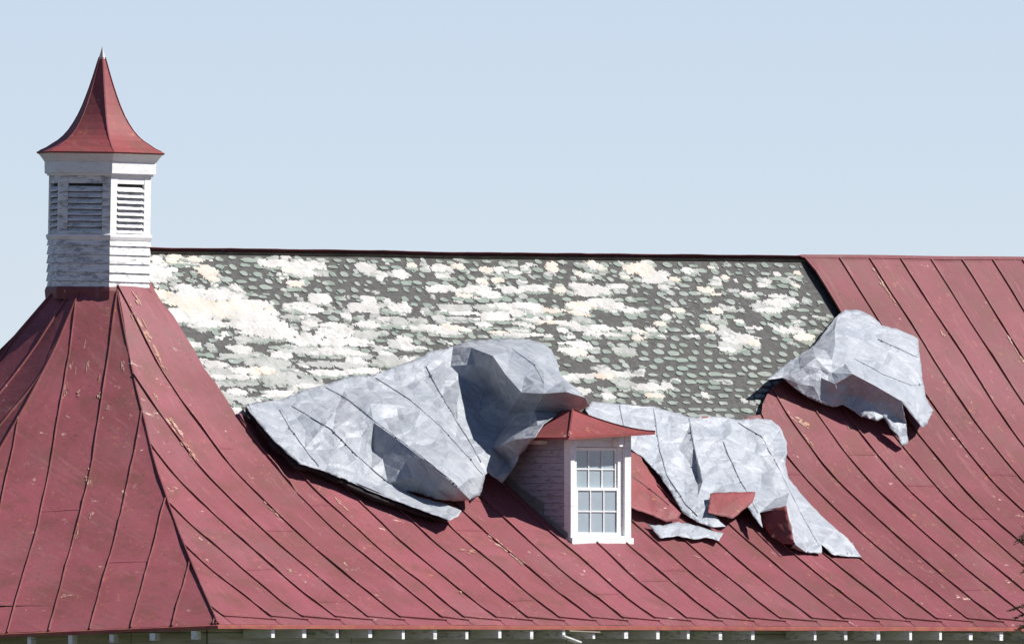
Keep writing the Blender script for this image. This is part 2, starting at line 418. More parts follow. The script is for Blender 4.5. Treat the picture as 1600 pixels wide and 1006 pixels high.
for q, (px, py, w_, l_) in enumerate([(198,563,6,13),(183,498,4,10),(208,492,4,9),(233,528,7,16),(214,470,4,8),(252,566,4,9),(271,668,8,15),(299,710,7,14),(243,622,4,5),(336,634,5,5),(357,668,4,6),(425,796,4,14),(470,700,4,5),(533,788,4,14),(806,872,5,30),(778,850,6,16),(790,859,4,20),(735,862,9,4),(1376,440,4,14),(1392,464,3,10),(1472,523,4,3),(1482,522,3,3),(1587,545,4,14),(1236,652,3,8),(1262,688,3,9),(1326,664,4,5),(1255,662,9,8),(950,905,5,3),(1088,870,4,3),(720,925,5,3),(455,892,8,3),(500,905,4,3)]):
    X, r = xr(px, py)
    if X < XC and r < (XC-X)/math.tan(th1)+.15: continue
    obj('bare_patch', bare(X, r, w_/110, l_/95, lambda x, u: main_pt(x, u, buckle(x, u)+.009), q), BARE, metal)
# octagonal end
end_bm = bmesh.new()
for i in range(0, 4):        # hip caps
    prev = None
    for s in range(41):
        f = .50 + (RUN-.50-.02)*s/40; p = AX + HIPS[i]*f; p.z = z_end(f) - HDROP[i]*(f/RUN)**2
        t_ = Vector((-HIPS[i].y, HIPS[i].x, 0)).normalized()
        p += t_*(.012*n2(f*1.6, i*5))
        cur = [end_bm.verts.new(p + t_*dx + Z3*dz) for dx, dz in ((-.008,-.03),(-.008,.030),(.008,.030),(.008,-.03))]
        if prev:
            for j in range(3): end_bm.faces.new((prev[j], prev[j+1], cur[j+1], cur[j]))
        prev = cur
# back slope, never seen from the yard
g = []
for X in [XC*i/6 for i in range(7)] + [TX0-.04, TX0, 10, 17, XEND]:
    rt = max(0, (XC-X)/math.tan(th1)); g.append([end_bm.verts.new((lambda p: Vector((p.x, 2*RUN-p.y, p.z)))(main_pt(X, rt+(RUN-rt)*s/20, 0))) for s in range(21)])
for a, b in zip(g, g[1:]):
    for j in range(20): end_bm.faces.new((a[j], b[j], b[j+1], a[j+1]))
endr = obj('end_roof', end_bm, SEAM, barn)
for i in range(3):
    va, vb = HIPS[i], HIPS[i+1]; e = (vb-va).normalized(); ta, tb = va.dot(e), vb.dot(e)
    lo, hi = ta*RUN, tb*RUN
    def topf(x, ta=ta, tb=tb): return min(RUN-.01, max(.40, x/tb if x > 0 else x/ta))
    ws = [lo+.02]; x = lo + (.06 if i == 0 else .3)
    while x < hi-.1: ws.append(x); x += .541
    ws.append(hi-.005)
    for k in range(len(ws)-1):
        if ws[k+1]-ws[k] < .03: continue
        panel(endr, lambda run, x, up, i=i: facet_pt(i, run, x, up), ws[k], ws[k+1], topf, 60+i*20+k, hem=False)
va, vb = HIPS[0], HIPS[1]; e = (vb-va).normalized()
for q in range(16):
    f = random.uniform(1.0, 6.0); u = random.uniform(.06, .75); wv = f*(va.dot(e)*(1-u)+vb.dot(e)*u)
    obj('bare_patch', bare(wv, f, random.uniform(.012, .03), random.uniform(.03, .12), lambda x, r_: facet_pt(0, r_, x, buckle(x+40, r_)+.009), q+60), BARE, endr)
# eave hem
bm = bmesh.new(); prev = None
line = [main_pt(XEND - (XEND-0)*s/60, RUN, 0) for s in range(61)]
for i in range(3):
    e = (HIPS[i+1]-HIPS[i]).normalized()
    for s in range(0 if i else 1, 13):
        u = s/12; line.append(facet_pt(i, RUN, RUN*(HIPS[i].dot(e)*(1-u)+HIPS[i+1].dot(e)*u), 0))
for p in line:
    j = .010*n2(p.x*2, p.y*2)
    out = (Vector((0,-1,0)) if p.x > .05 else (p-AX).normalized()); out.z = 0
    cur = [bm.verts.new(q) for q in (p + Z3*.004 - out*.03, p + out*.028 + Z3*(-.012), p + out*(.03+j*.4) + Z3*(-.055+j), p - out*.05 + Z3*(-.055))]
    if prev:
        for k in range(3): bm.faces.new((prev[k], prev[k+1], cur[k+1], cur[k]))
    prev = cur
obj('eave_hem', bm, RUST, barn)
# rafter tails
def tail(p, out, w_=.058, h=.125, lng=.55):
    e = Vector((-out.y, out.x, 0)); bm = bmesh.new()
    h *= random.uniform(.75, 1.1); w_ *= random.uniform(.75, 1.2)
    o_ = p - out*(lng+.03*random.random()) - e*w_/2 + Z3*(-.185-.02*random.random())
    box(bm, o_, e, out, Z3, w_, lng, h)
    return obj('rafter_tail', bm, random.choice((WHITE, WORN, WORN)), barn)
for k in range(1, 42):
    x = .42 + pw*k + random.uniform(-.02, .02)
    if x < XEND-.2 and k not in (17,): tail(main_pt(x, RUN) + Vector((0, -.012, .02)), Vector((0,-1,0)))
for i in range(2):
    va, vb = HIPS[i], HIPS[i+1]; e = (vb-va).normalized(); out = (va-e*va.dot(e)).normalized()
    x = va.dot(e)*RUN + .32
    while x < vb.dot(e)*RUN - .1:
        tail(facet_pt(i, RUN, x) + out*.012 + Z3*.02, out, lng=.5); x += .541
# a loose soffit board hanging under the eave
a = hit(868, 968); a = Vector((a.x, -.02, ZE-.14)); bm = bmesh.new()
dv = Vector((.83, -.12, -.26)).normalized(); sv = Vector((0, 1, 0)); sv = (sv - dv*sv.dot(dv)).normalized(); box(bm, a, dv, sv, dv.cross(sv), .30, .13, .02)
obj('loose_soffit_board', bm, WORN_DARK, barn)
bm = bmesh.new(); box(bm, Vector((a.x+.1, -.03, ZE-.075)), Vector((1,0,-.03)).normalized(), Y3, Z3, .55, .02, .014); obj('bare_batten', bm, m_flat('bare_wood', (.30,.25,.18), (.42,.36,.27), 5), barn)

# --- exposed shingles
bm = bmesh.new(); nx, nr = 90, 26; g = []
for i in range(nx+1):
    X = TX0-.3 + (TX1+.5-TX0)*i/nx; rb = tear(min(max(X, TX0), TX1))+.5
    g.append([bm.verts.new(main_pt(X, .0 + rb*j/nr, -.045+.006*n2(X*2, j*.5))) for j in range(nr+1)])
for a, b in zip(g, g[1:]):
    for j in range(nr): bm.faces.new((a[j], b[j], b[j+1], a[j+1]))
shroof = obj('shingle_roof', bm, FELT, barn)
patches = []   # centre X, run, half widths
def addp(scale, ox, oy, lst):
    for cx, cy, hw, hh in lst:
        X, r = xr(ox+cx/scale, oy+cy/scale); g_ = 1.14 if ox+cx/scale < 640 else 1.0; patches.append((X, max(.06, r), hw/scale/88.0*1.04*g_, hh/scale/PPM*1.08*g_))
addp(3.352, 200, 370, [(250,105,50,22),(360,108,45,12),(170,170,50,40),(160,110,30,30),(170,210,50,18),(420,165,65,25),(440,205,40,15),(780,130,85,18),(840,162,35,14),(955,140,95,22),(930,180,55,20),(880,238,40,16),(1010,315,55,25),(1265,325,45,22),(1255,160,45,30),(1330,185,35,14),(1430,190,40,20),
 (310,265,40,25),(160,290,90,22),(430,295,170,30),(330,330,120,30),(570,260,25,18),(640,340,130,20),(500,370,220,40),(330,400,140,35),(640,400,140,30),(420,445,110,22),(900,355,80,20),(960,370,70,15),(1240,365,70,25),(1430,365,60,20),
 (700,450,160,35),(850,410,50,12),(1150,405,30,20),(960,445,35,15),(1080,455,60,18),(1250,450,70,16),(1430,430,50,18),(740,495,150,25),(640,520,90,14),(1100,490,120,25),(1250,500,70,22),(1380,420,60,12),(960,530,120,28),(1060,540,90,20),(1200,540,70,20),(940,590,130,16),(1070,590,110,18),(1420,560,50,22),
 (600,580,60,22),(560,615,70,14),(460,660,60,16),(350,555,50,14),(1180,600,80,14),(1350,600,40,14),(1200,640,60,20),(760,650,90,30),(820,610,60,20),(690,640,70,16),(1100,660,140,18),(1050,700,120,14),(480,700,100,25),(600,690,70,20),(680,690,80,20),(560,725,120,14),(520,760,120,12),(800,720,100,22),(880,750,130,22),(1380,640,80,30),(1250,690,90,16),(950,770,80,14),
 (510,830,50,40),(560,800,40,18),(800,810,70,18),(840,840,60,14),(570,910,50,30),(620,850,50,20),(590,940,30,20),(330,640,40,10),(255,480,30,20)])
addp(4.375, 600, 370, [(380,200,100,30),(420,250,70,25),(510,185,60,25),(120,240,70,30),(200,180,50,20),(700,215,70,20),(800,215,60,30),(910,235,50,20),(670,285,55,25),(780,285,50,20),(1020,180,50,20),(980,190,50,14),(1160,190,60,32),(1430,185,40,28),(1380,250,75,25),(1500,200,40,22),
 (400,340,140,28),(620,350,140,30),(560,390,80,16),(720,380,100,30),(870,350,120,30),(1050,340,140,22),(1200,350,60,20),(1320,320,50,25),(1430,340,170,28),(960,290,50,14),(120,480,80,26),(510,430,40,14),(500,470,130,25),(570,510,110,20),(700,480,90,30),(820,460,110,28),(760,520,150,25),(930,450,70,25),(1050,470,70,40),(1160,490,110,20),(1350,460,110,28),(1450,440,110,25),(920,510,70,30),(1340,510,80,25),
 (240,560,90,28),(380,540,60,30),(330,610,140,28),(480,610,110,25),(440,640,110,20),(560,620,60,14),(530,545,100,12),(700,590,80,16),(800,550,200,12),(940,585,60,18),(1150,565,110,18),(1260,580,100,25),(1020,550,60,22),(800,640,90,14),(960,655,200,14),(1110,660,80,14),(940,630,90,12),(1230,630,50,22),(1350,610,60,25),(1440,650,100,25),
 (150,690,55,25),(150,735,80,22),(1330,715,130,14),(1300,760,120,22),(1330,790,70,20),(190,825,60,20),(1280,945,90,28),(1460,890,60,20),(1500,930,90,30),(460,715,22,12)])
addp(3.352, 900, 370, [(90,150,25,20),(140,155,30,14),(60,195,50,16),(350,170,90,40),(440,200,60,30),(400,220,80,20),(470,255,40,18),(280,150,35,18),(590,165,35,18),(530,215,40,16),(270,200,30,10),(370,110,30,15),(90,265,110,28),(230,250,50,18),(60,290,90,16),(140,330,100,18),(200,350,90,20),(300,375,70,14),(40,370,50,20),(30,420,60,25),(130,470,90,22),(200,500,60,14),(280,475,70,18),(340,520,55,18),(540,375,40,16),(480,410,40,18),(440,445,40,16),(400,475,40,16),(350,490,40,12),
 (740,235,35,16),(690,270,50,16),(740,290,30,10),(900,290,60,16),(980,240,40,18),(1060,185,35,18),(1160,180,25,12),(790,200,25,12),(1160,245,18,10),(710,150,16,8),(1060,300,70,14),(1050,335,110,25),(1020,375,70,20),(960,350,40,20),(1140,330,40,16),(740,380,40,20),(820,360,35,10),(740,415,60,22),(700,460,50,20),(610,510,55,10),(800,500,60,25),(860,520,100,35),(830,560,80,25),(790,580,60,16),(930,465,65,12),(930,540,40,20),(1160,485,60,30),(1190,510,70,25),(1100,480,40,22),(1255,405,25,10),(845,430,14,10),(1170,432,20,8),
 (260,585,70,22),(40,560,70,20),(20,600,60,25),(150,690,70,22),(250,710,100,18),(60,720,60,16),(330,700,40,14),(270,760,60,20),(400,780,120,25),(480,770,45,20),(50,795,55,25),(175,825,45,22),(680,820,30,20),(885,845,25,18),(420,820,60,20),(750,740,30,8)])
def pmask(p, X, r):
    cx, cr, hw, hh = p
    dx, dr = (X-cx)/hw, (r-cr)/hh
    lobe = -1
    r0 = round(r/.092)
    for rw in (r0-1, r0, r0+1):
        off = .5*(rw % 2); c0 = round((X-TX0-.1)/.230 - off)
        for c in (c0-1, c0, c0+1):
            x = TX0+.1+(c+off)*.230; wgt = .75+.6*noise.cell(Vector((c*1.0, rw*1.0, .5)))
            lobe = max(lobe, wgt - ((X-x)/.130)**2 - ((r-rw*.092)/.062)**2)
    n = .40*n2(X*4, r*9, cx) + .40*n2(X*11, r*22, cr*3) + .35*n2(X*30, r*40, 2)
    return 1.05 - abs(dx)**2.2 - abs(dr)**2.2 + n*.95 + .5*(lobe-.45)
def crust(bm, p, pi, hgt, thr=.12):
    cx, cr, hw, hh = p
    du, dv = .020, .0155
    i0, i1 = int((cx-hw*1.35)/du), int((cx+hw*1.35)/du)+1
    j0, j1 = int(max(.02, cr-hh*1.4)/dv), int((cr+hh*1.4)/dv)+1
    cells = {(i, j) for i in range(i0, i1) for j in range(j0, j1) if TX0+.01 < (i+.5)*du < TX1-.02 and pmask(p, (i+.5)*du, (j+.5)*dv) > thr}
    if len(cells) < 5: return False
    top = {}; bot = {}
    def V(d, i, j, up):
        if (i, j) not in d:
            X = (i + .8*n2(i*.9, j*.9, pi))*du; r = max(.005, (j + .8*n2(i*.9, j*.9, pi+50))*dv)
            d[(i, j)] = bm.verts.new(main_pt(X, r, -.045 + up))
        return d[(i, j)]
    full = lambda a, b: all((a+s_, b+t_) in cells for s_ in (-1, 0) for t_ in (-1, 0))
    for i, j in cells:
        vs = []
        for a, b in ((i, j), (i+1, j), (i+1, j+1), (i, j+1)):
            vs.append(V(top, a, b, hgt + (.004 if full(a, b) else -.001) + .005*n2(a*.23, b*.35, pi*.7) + .005*n2(a*.06, math.floor(b*dv/.092)*3.3, 4)))
        bm.faces.new(vs)
        for (di, dj), (c0, c1) in zip(((0,-1),(1,0),(0,1),(-1,0)), (((i,j),(i+1,j)), ((i+1,j),(i+1,j+1)), ((i+1,j+1),(i,j+1)), ((i,j+1),(i,j)))):
            if (i+di, j+dj) not in cells:
                bm.faces.new((top[c1], top[c0], V(bot, *c0, -.002), V(bot, *c1, -.002)))
    return True
kept = []
rim = bmesh.new(); satw = bmesh.new(); satg = bmesh.new()
for pi, p in enumerate(patches):
    cx, cr, hw, hh = p
    bm = bmesh.new()
    if not crust(bm, p, pi, .006 + .0006*(pi % 13), .16 if cx < 8.5 else .34): bm.free(); continue
    q = random.random()
    right = cx > 9
    mi = (0 if q < .66 else 2 if q < .95 else 1) if not right else (0 if q < .68 else 1 if q < .86 else 2)
    if cr < .55 and q > .6: mi = 1
    obj('lichen_patch', bm, CRUSTS[mi], shroof); kept.append(p)
    if random.random() < .75: crust(rim, (cx+random.uniform(-.04, .04), cr+.03+.2*hh, hw*1.0, hh*.85), pi+400, .0035, .42)
    for _ in range(3 if cx < 8.5 else 1):
        a_ = random.uniform(0, 2*math.pi); k_ = random.uniform(1.0, 2.2)
        q_ = (cx+hw*math.cos(a_)*k_, max(.06, cr+hh*math.sin(a_)*k_), random.uniform(.05, .14), random.uniform(.025, .05))
        crust(satw if random.random() < .3 else satg, q_, pi+900, .0045, .35)
for nm, b_, m_ in (('lichen_rim', rim, CRUSTS[3]), ('lichen_flecks', satw, CRUSTS[0]), ('lichen_flecks', satg, CRUSTS[2])):
    o = obj(nm, b_, m_, shroof); o['kind'] = 'stuff'
# tabs of the shingles in staggered courses
tabs = []
rowh, sp = .092, .230
for row in range(1, 46):
    r = row*rowh
    for c in range(60):
        X = TX0 + .1 + (c + .5*(row % 2))*sp + .05*n2(row*.7, c*.31)+random.uniform(-.03, .03)
        if X > TX1-.08 or r > tear(X)+.25: continue
        if any(abs(X-p[0]) < p[2]*.72 and abs(r-p[1]) < p[3]*.72 for p in kept): continue
        dens = n2((X+r*.5)*.9, (r-X*.35)*.8, 11)
        if dens < -.22 and random.random() < .65 or random.random() < .05: continue
        tabs.append((X, r + random.uniform(-.018, .018), random.choice((.55, .8, .95, 1.05, 1.2, 1.5))*random.uniform(.85, 1.1)*(1+.3*dens), random.uniform(.7, 1.3)))
def tab_bm(bm, X, r, sx, sr):
    hw, hh, up = .078*sx, .031*sr, -.045+.002
    ring = [(-1,.15),(-.72,.85),(-.1,1),(.62,.9),(1,.2),(.85,-.5),(.35,-.95),(-.4,-.9),(-.9,-.45)]
    j = [random.uniform(.82, 1.12) for _ in ring]
    tilt = random.uniform(0, .006)
    t = [bm.verts.new(main_pt(X+x*hw*k, r+y*hh*k, up + (tilt+.004)*(y+1)/2 + .003)) for (x, y), k in zip(ring, j)]
    b = [bm.verts.new(main_pt(X+x*hw*k*1.04, r+y*hh*k*1.04, -.05)) for (x, y), k in zip(ring, j)]
    bm.faces.new(t)
    for i in range(9): bm.faces.new((t[i], b[i], b[(i+1) % 9], t[(i+1) % 9]))
tabs.sort(key=lambda t: -t[2]*t[3])
for t in tabs[:300]:
    bm = bmesh.new(); tab_bm(bm, *t); obj('shingle', bm, SHING, shroof)
bm = bmesh.new()
for t in tabs[300:]: tab_bm(bm, *t)
for _ in range(1500):      # small lichen flecks between the tabs
    X = random.uniform(TX0+.1, TX1-.1); r = random.uniform(.05, 2.7)
    if r < tear(X) + .2 and (r < .5 or n2(X*.8, r*1.2, 21) > .05): tab_bm(bm, X, r, random.uniform(.15, .5), random.uniform(.2, .6))
o = obj('shingle_remnants', bm, SHING, shroof); o['kind'] = 'stuff'

# ------------------------------------------------------------------ cupola
cup_c = AX + Z3*0
zb = ZR - 1.0                                 # bottom of the body, buried in the roof
lean = Matrix.Translation(Vector((XC, RUN, ZR))) @ Matrix.Rotation(math.radians(1.0), 4, FWD) @ Matrix.Translation(Vector((-XC, -RUN, -ZR)))
KC = (AX-CAM).dot(FWD)/D
def zpx(y): return CAM.z + (1146-y)/PPM*KC     # height of a photo row at the axis
CUP = AX + Vector((-.135, 0, 0))
def hexv(k, rc, z):                           # vertex k of the hexagon (k=0 between main face and next)
    th = math.radians(30 + 60*k); return CUP + Vector((-math.sin(th)*rc, -math.cos(th)*rc, z))
def ring_bm(prof, n_=6):
    bm = bmesh.new(); prev = None
    for rc, z in prof:
        cur = [bm.verts.new(hexv(k, rc, z)) for k in range(6)]
        if prev:
            for k in range(6): bm.faces.new((prev[k], cur[k], cur[(k+1) % 6], prev[(k+1) % 6]))
        prev = cur
    bm.faces.new(prev); return bm
def cup(name, bm, m, parent=None):
    bmesh.ops.transform(bm, matrix=lean, verts=bm.verts); return obj(name, bm, m, parent)
RB = .712
cupola = cup('cupola', ring_bm([(RB-.05, zb), (RB-.05, zpx(250))]), DARK, barn)
# per face: boards, sill moulding, louvres
for k in range(6):
    v0, v1 = hexv(k-1, 1, 0)-CUP, hexv(k, 1, 0)-CUP
    e = (v1-v0).normalized(); nrm = (v0+v1).normalized(); ap = RB*math.cos(math.radians(30)); L = RB
    base = CUP + nrm*(ap-.045) - e*(L/2)
    # lower clapboards
    ztop = zpx(372); hh = .118; z = ztop - hh
    while z > zpx(458):
        bm = bmesh.new()
        j = .004*random.random()
        p = [base + Z3*z, base + e*L + Z3*z, base + e*L + Z3*(z+hh-.004), base + Z3*(z+hh-.004)]
        t0, t1 = .045+.012+j, .045-.004
        # corners mitred along the hexagon
        def off(pt, d, s): return pt + nrm*d + e*(s*d*math.tan(math.radians(30)) - s*.045*math.tan(math.radians(30)))
        vs = [off(p[0], t0, -1), off(p[1], t0, 1), off(p[2], t1, 1), off(p[3], t1, -1)]
        f = [bm.verts.new(q) for q in vs] + [bm.verts.new(q) for q in p]
        for q in ((0,1,2,3),(0,4,5,1),(2,6,7,3),(0,3,7,4),(1,5,6,2)): bm.faces.new([f[i] for i in q])
        cup('clapboard', bm, WORN if k == 0 else WORN_DARK, cupola); z -= hh
    # corner boards and frame round the louvres
    zt, zl = zpx(276), zpx(369)
    for s in (0, 1):
        bm = bmesh.new(); w_ = .115
        o_ = base + e*(0 if s == 0 else L-w_) + Z3*zl
        tn = .045*math.tan(math.radians(30))
        box(bm, o_ + e*(-.0 if s == 0 else .0), e, nrm, Z3, w_, .047, zt-zl); cup('corner_board', bm, WHITE if k in (0,) else WORN_DARK, cupola)
    bm = bmesh.new(); box(bm, base + e*.117 + Z3*(zpx(289)), e, nrm, Z3, L-.234, .042, zt-zpx(289)); cup('frame_head', bm, WORN_DARK if k else WHITE, cupola)
    bm = bmesh.new(); box(bm, base + e*.117 + Z3*zl, e, nrm, Z3, L-.234, .042, .05); cup('frame_sill', bm, WORN_DARK if k else WHITE, cupola)
    ns = 8; z0, z1 = zl+.05, zpx(289)
    for i in range(ns):
        bm = bmesh.new(); zz = z0 + (z1-z0)*i/ns + .004; d = nrm*.052 - Z3*.050; d.normalize()
        box(bm, base + e*.119 - nrm*.012 + Z3*(zz+.050) , e, d, nrm.cross(e) if nrm.cross(e).dot(d) else Z3, L-.238, .100, .012)
        cup('louvre_slat', bm, LOUV, cupola)
        bm = None
cup('sill_moulding', ring_bm([(RB-.03, zpx(378)), (RB+.012, zpx(377)), (RB+.03, zpx(372)), (RB+.03, zpx(369)), (RB-.02, zpx(366)), (RB-.08, zpx(366))]), WHITE, cupola)
cup('frieze', ring_bm([(RB-.04, zpx(277)), (RB+.028, zpx(276.8)), (RB+.03, zpx(274)), (RB+.064, zpx(273)), (RB+.068, zpx(256)), (RB+.0, zpx(255))]), WHITE, cupola)
cup('crown_moulding', ring_bm([(RB+.06, zpx(256)), (RB+.075, zpx(254)), (RB+.10, zpx(250)), (RB+.135, zpx(245)), (RB+.162, zpx(242)), (RB+.162, zpx(240.5)), (RB, zpx(240))]), WHITE, cupola)
# ogee spire: hexagonal, concave
prof = [(0,103),(3,97),(8,86),(14,77),(20,67.5),(27,59.5),(36,51.5),(48,43.5),(60,36.8),(75,30),(90,24.3),(105,19),(120,14.2),(133,10.3),(143,7.4),(152,4.6)]
SP = 1/120/.954/1.0
bm = bmesh.new(); prev = None
for h, hw in [(-2.5, 101)] + prof:
    cur = [bm.verts.new(hexv(k, hw*SP, zpx(240)+h/120)) for k in range(6)]
    if prev:
        for k in range(6): bm.faces.new((prev[k], cur[k], cur[(k+1) % 6], prev[(k+1) % 6]))
    prev = cur
bm.faces.new(prev)
cup('spire', bm, m_red('spire_paint', .9, (.29,.060,.062), (.25,.055,.055)), cupola)
for k in range(6):    # raised hip rolls
    bm = bmesh.new(); prev = None
    for h, hw in prof[1:]:
        c = hexv(k, hw*SP+.004, zpx(240)+h/120); t_ = Vector((-(c-CUP).y, (c-CUP).x, 0)).normalized()*.009; u_ = (c-CUP); u_.z = 0; u_ = u_.normalized()*.012
        cur = [bm.verts.new(q) for q in (c-t_-u_, c-t_+u_*.4, c+t_+u_*.4, c+t_-u_)]
        if prev:
            for j in range(3): bm.faces.new((prev[j], prev[j+1], cur[j+1], cur[j]))
        prev = cur
    cup('hip_roll', bm, RED, cupola)
bm = bmesh.new(); prev = None
for h, hw in [(149,5.9),(152,5.1),(158,3.2),(163,1.8),(169,.4)]:
    cur = [bm.verts.new(hexv(k, hw*SP, zpx(240)+h/120)) for k in range(6)]
    if prev:
        for k in range(6): bm.faces.new((prev[k], cur[k], cur[(k+1) % 6], prev[(k+1) % 6]))
    prev = cur
bm.faces.new(prev); cup('spire_tip', bm, LEAD, cupola)
bm = bmesh.new()     # flashing collar where the roof meets the cupola
prev = None
for rc, z in ((RB+.016, zpx(450)), (RB+.020, zpx(451)), (RB+.035, zpx(456)), (RB+.02, zpx(470))):
    cur = [bm.verts.new(hexv(k, rc, z)) for k in range(6)]
    if prev:
        for k in range(6): bm.faces.new((prev[k], cur[k], cur[(k+1) % 6], prev[(k+1) % 6]))
    prev = cur
cup('base_flashing', bm, SEAM, cupola)

# ------------------------------------------------------------------ dormer
pA = hit(890, 845); DX, DY, DZ = pA.x, pA.y, pA.z
DW = 1.075
def F(u, z, d=0): return Vector((DX+u, DY-d, DZ+z))       # point on the front: u across, z up, d out
zt = 1.40
def roof_y(z):        # plan Y at which the long roof reaches height z
    lo, hi = 0, RUN
    for _ in range(40):
        m_ = (lo+hi)/2
        if z_main(DX, RUN-m_) < z: lo = m_
        else: hi = m_
    return lo
bm = bmesh.new()
yb = roof_y(DZ+zt)+.05
box(bm, Vector((DX+.03, DY+.10, DZ-.25)), X3, Y3, Z3, DW-.06, yb-DY-.10, zt+.25)
dormer = obj('dormer', bm, DARK, barn)
bh = .088; z = -.02          # clapboards on both cheeks
while z < zt-.02:
    for s in (0, 1):
        bm = bmesh.new(); y1 = roof_y(DZ+z+bh*.3)+.06; xx = DX if s == 0 else DX+DW
        sg = -1 if s == 0 else 1; j = .004*random.random()
        vs = [Vector((xx+sg*(.010+j), DY+.10, DZ+z)), Vector((xx+sg*(.010+j), max(y1, DY+.12), DZ+z)), Vector((xx-sg*.004, max(y1, DY+.12), DZ+z+bh-.003)), Vector((xx-sg*.004, DY+.10, DZ+z+bh-.003))]
        q = [bm.verts.new(v) for v in vs] + [bm.verts.new(v - X3*sg*.03) for v in vs]
        for f in ((0,1,2,3),(0,4,5,1),(3,2,6,7),(0,3,7,4),(1,5,6,2)): bm.faces.new([q[i] for i in f])
        obj('siding_board', bm, DSIDE, dormer)
    z += bh
# front: corner boards, casing, sash, panes
def fbox(name, u0, u1, z0, z1, d0, d1, m): 
    bm = bmesh.new(); box(bm, F(u0, z0, d1), X3, Y3, Z3, u1-u0, d1-d0, z1-z0); return obj(name, bm, m, dormer)
fbox('corner_board', -.006, .062, -.03, zt, -.10, .030, WHITE)
fbox('corner_board', DW-.105, DW+.006, -.03, zt, -.10, .030, WHITE)
fbox('jamb', .064, .110, .075, 1.245, -.02, .018, WHITE)
fbox('jamb', DW-.194, DW-.107, .075, 1.245, -.06, -.012, WHITE)
fbox('head_casing', .064, DW-.107, 1.247, zt, -.06, .024, WHITE)
fbox('sill', -.02, DW+.012, -.055, .045, -.06, .075, WHITE)
fbox('apron', .064, DW-.107, .047, .075, -.06, .03, WHITE)
su0, su1 = .112, DW-.196
def sash(z0, z1, d):
    st, rl, mu = .032, .040, .016
    fbox('sash_stile', su0, su0+st, z0, z1, d-.035, d, WHITE); fbox('sash_stile', su1-st, su1, z0, z1, d-.035, d, WHITE)
    fbox('sash_rail', su0+st, su1-st, z0, z0+rl, d-.035, d-.001, WHITE); fbox('sash_rail', su0+st, su1-st, z1-rl, z1, d-.035, d-.001, WHITE)
    a, b = su0+st, su1-st; c, e = z0+rl, z1-rl
    pw_ = (b-a-2*mu)/3; ph = (e-c-mu)/2
    for i in (1, 2): fbox('muntin', a+i*pw_+(i-1)*mu, a+i*(pw_+mu), c, e, d-.03, d-.004, WHITE)
    for i in range(3): fbox('muntin', a+i*(pw_+mu), a+i*(pw_+mu)+pw_, c+ph, c+ph+mu, d-.029, d-.005, WHITE)
    for i in range(3):
        for j in range(2):
            u, v = a+i*(pw_+mu), c+j*(ph+mu); bm = bmesh.new(); t_ = random.uniform(-.002, .002)
            vs = [F(u-.003, v-.003, d-.018), F(u+pw_+.003, v-.003, d-.018+t_), F(u+pw_+.003, v+ph+.003, d-.018+t_), F(u-.003, v+ph+.003, d-.018)]
            q = [bm.verts.new(x) for x in vs] + [bm.verts.new(x+Y3*.004) for x in vs]
            for f in ((0,1,2,3),(7,6,5,4),(0,4,5,1),(1,5,6,2),(2,6,7,3),(3,7,4,0)): bm.faces.new([q[k] for k in f])
            obj('pane', bm, GLASS, dormer)
sash(.670, 1.240, -.03); sash(.078, .712, .006)
# bell-cast hipped roof with deep eaves
OVD = .245; ze_ = 1.385; zr_ = 1.745; yrf = .52
ccx = DX + DW/2
def ease(q): return q**1.55 if q > 0 else 0      # concave
bm = bmesh.new(); N = 10; half = DW/2 + OVD
ridge_back = roof_y(DZ+zr_)+.25; eave_back = roof_y(DZ+ze_)+.35
def tiltz(x, y): return .055*(x-DX)/DW
rows_f = []; rows_l = []; rows_r = []
for i in range(N+1):
    q = i/N; z = ze_ + (zr_-ze_)*(q**1.45*.8+q*.2)
    xl, xr_ = ccx - half*(1-q), ccx + half*(1-q); yf = DY - OVD + (OVD+yrf)*q
    ybk = eave_back + (ridge_back-eave_back)*q
    ybl = DY + .95 + .30*q
    tz = lambda x: z + tiltz(x, 0)*(1-q)
    rows_f.append([bm.verts.new((xl + (xr_-xl)*k/8, yf, DZ + tz(xl+(xr_-xl)*k/8))) for k in range(9)])
    rows_l.append([bm.verts.new((xl, yf+(ybl-yf)*k/4, DZ + tz(xl))) for k in range(5)])
    rows_r.append([bm.verts.new((xr_, yf+(ybk-yf)*k/4, DZ + tz(xr_))) for k in range(5)])
for rows in (rows_f, rows_l, rows_r):
    for a, b in zip(rows, rows[1:]):
        for k in range(len(a)-1):
            try: bm.faces.new((a[k], a[k+1], b[k+1], b[k]))
            except ValueError: pass
# eave edge and soffit
def under(v): return bm.verts.new(v.co - Z3*.035)
for row in (rows_f[0], rows_l[0], rows_r[0]):
    lo = [under(v) for v in row]
    for k in range(len(row)-1): bm.faces.new((row[k], row[k+1], lo[k+1], lo[k]))
quad(bm, *(Vector((x, y, DZ+ze_-.035+tiltz(x, 0))) for x, y in ((ccx-half, DY-OVD), (ccx+half, DY-OVD), (ccx+half, DY+.95), (ccx-half, DY+.95))))
droof = obj('dormer_roof', bm, m_red('dormer_roof_paint', 2.2, (.30,.062,.062), (.25,.055,.05)), dormer)
for s in (-1, 1):    # hip ribs
    bm = bmesh.new(); prev = None
    for i in range(N+1):
        q = i/N; z = ze_ + (zr_-ze_)*(q**1.45*.8+q*.2); x = ccx + s*half*(1-q)
        c = Vector((x, DY-OVD+(OVD+yrf)*q, DZ+z+tiltz(x, 0)*(1-q)))
        t_ = Vector((.7, .7*s, 0))*.010
        cur = [bm.verts.new(v) for v in (c-t_, c-t_+Z3*.018, c+t_+Z3*.018, c+t_)]
        if prev:
            for j in range(3): bm.faces.new((prev[j], prev[j+1], cur[j+1], cur[j]))
        prev = cur
    obj('hip_rib', bm, REDCHIP, dormer)
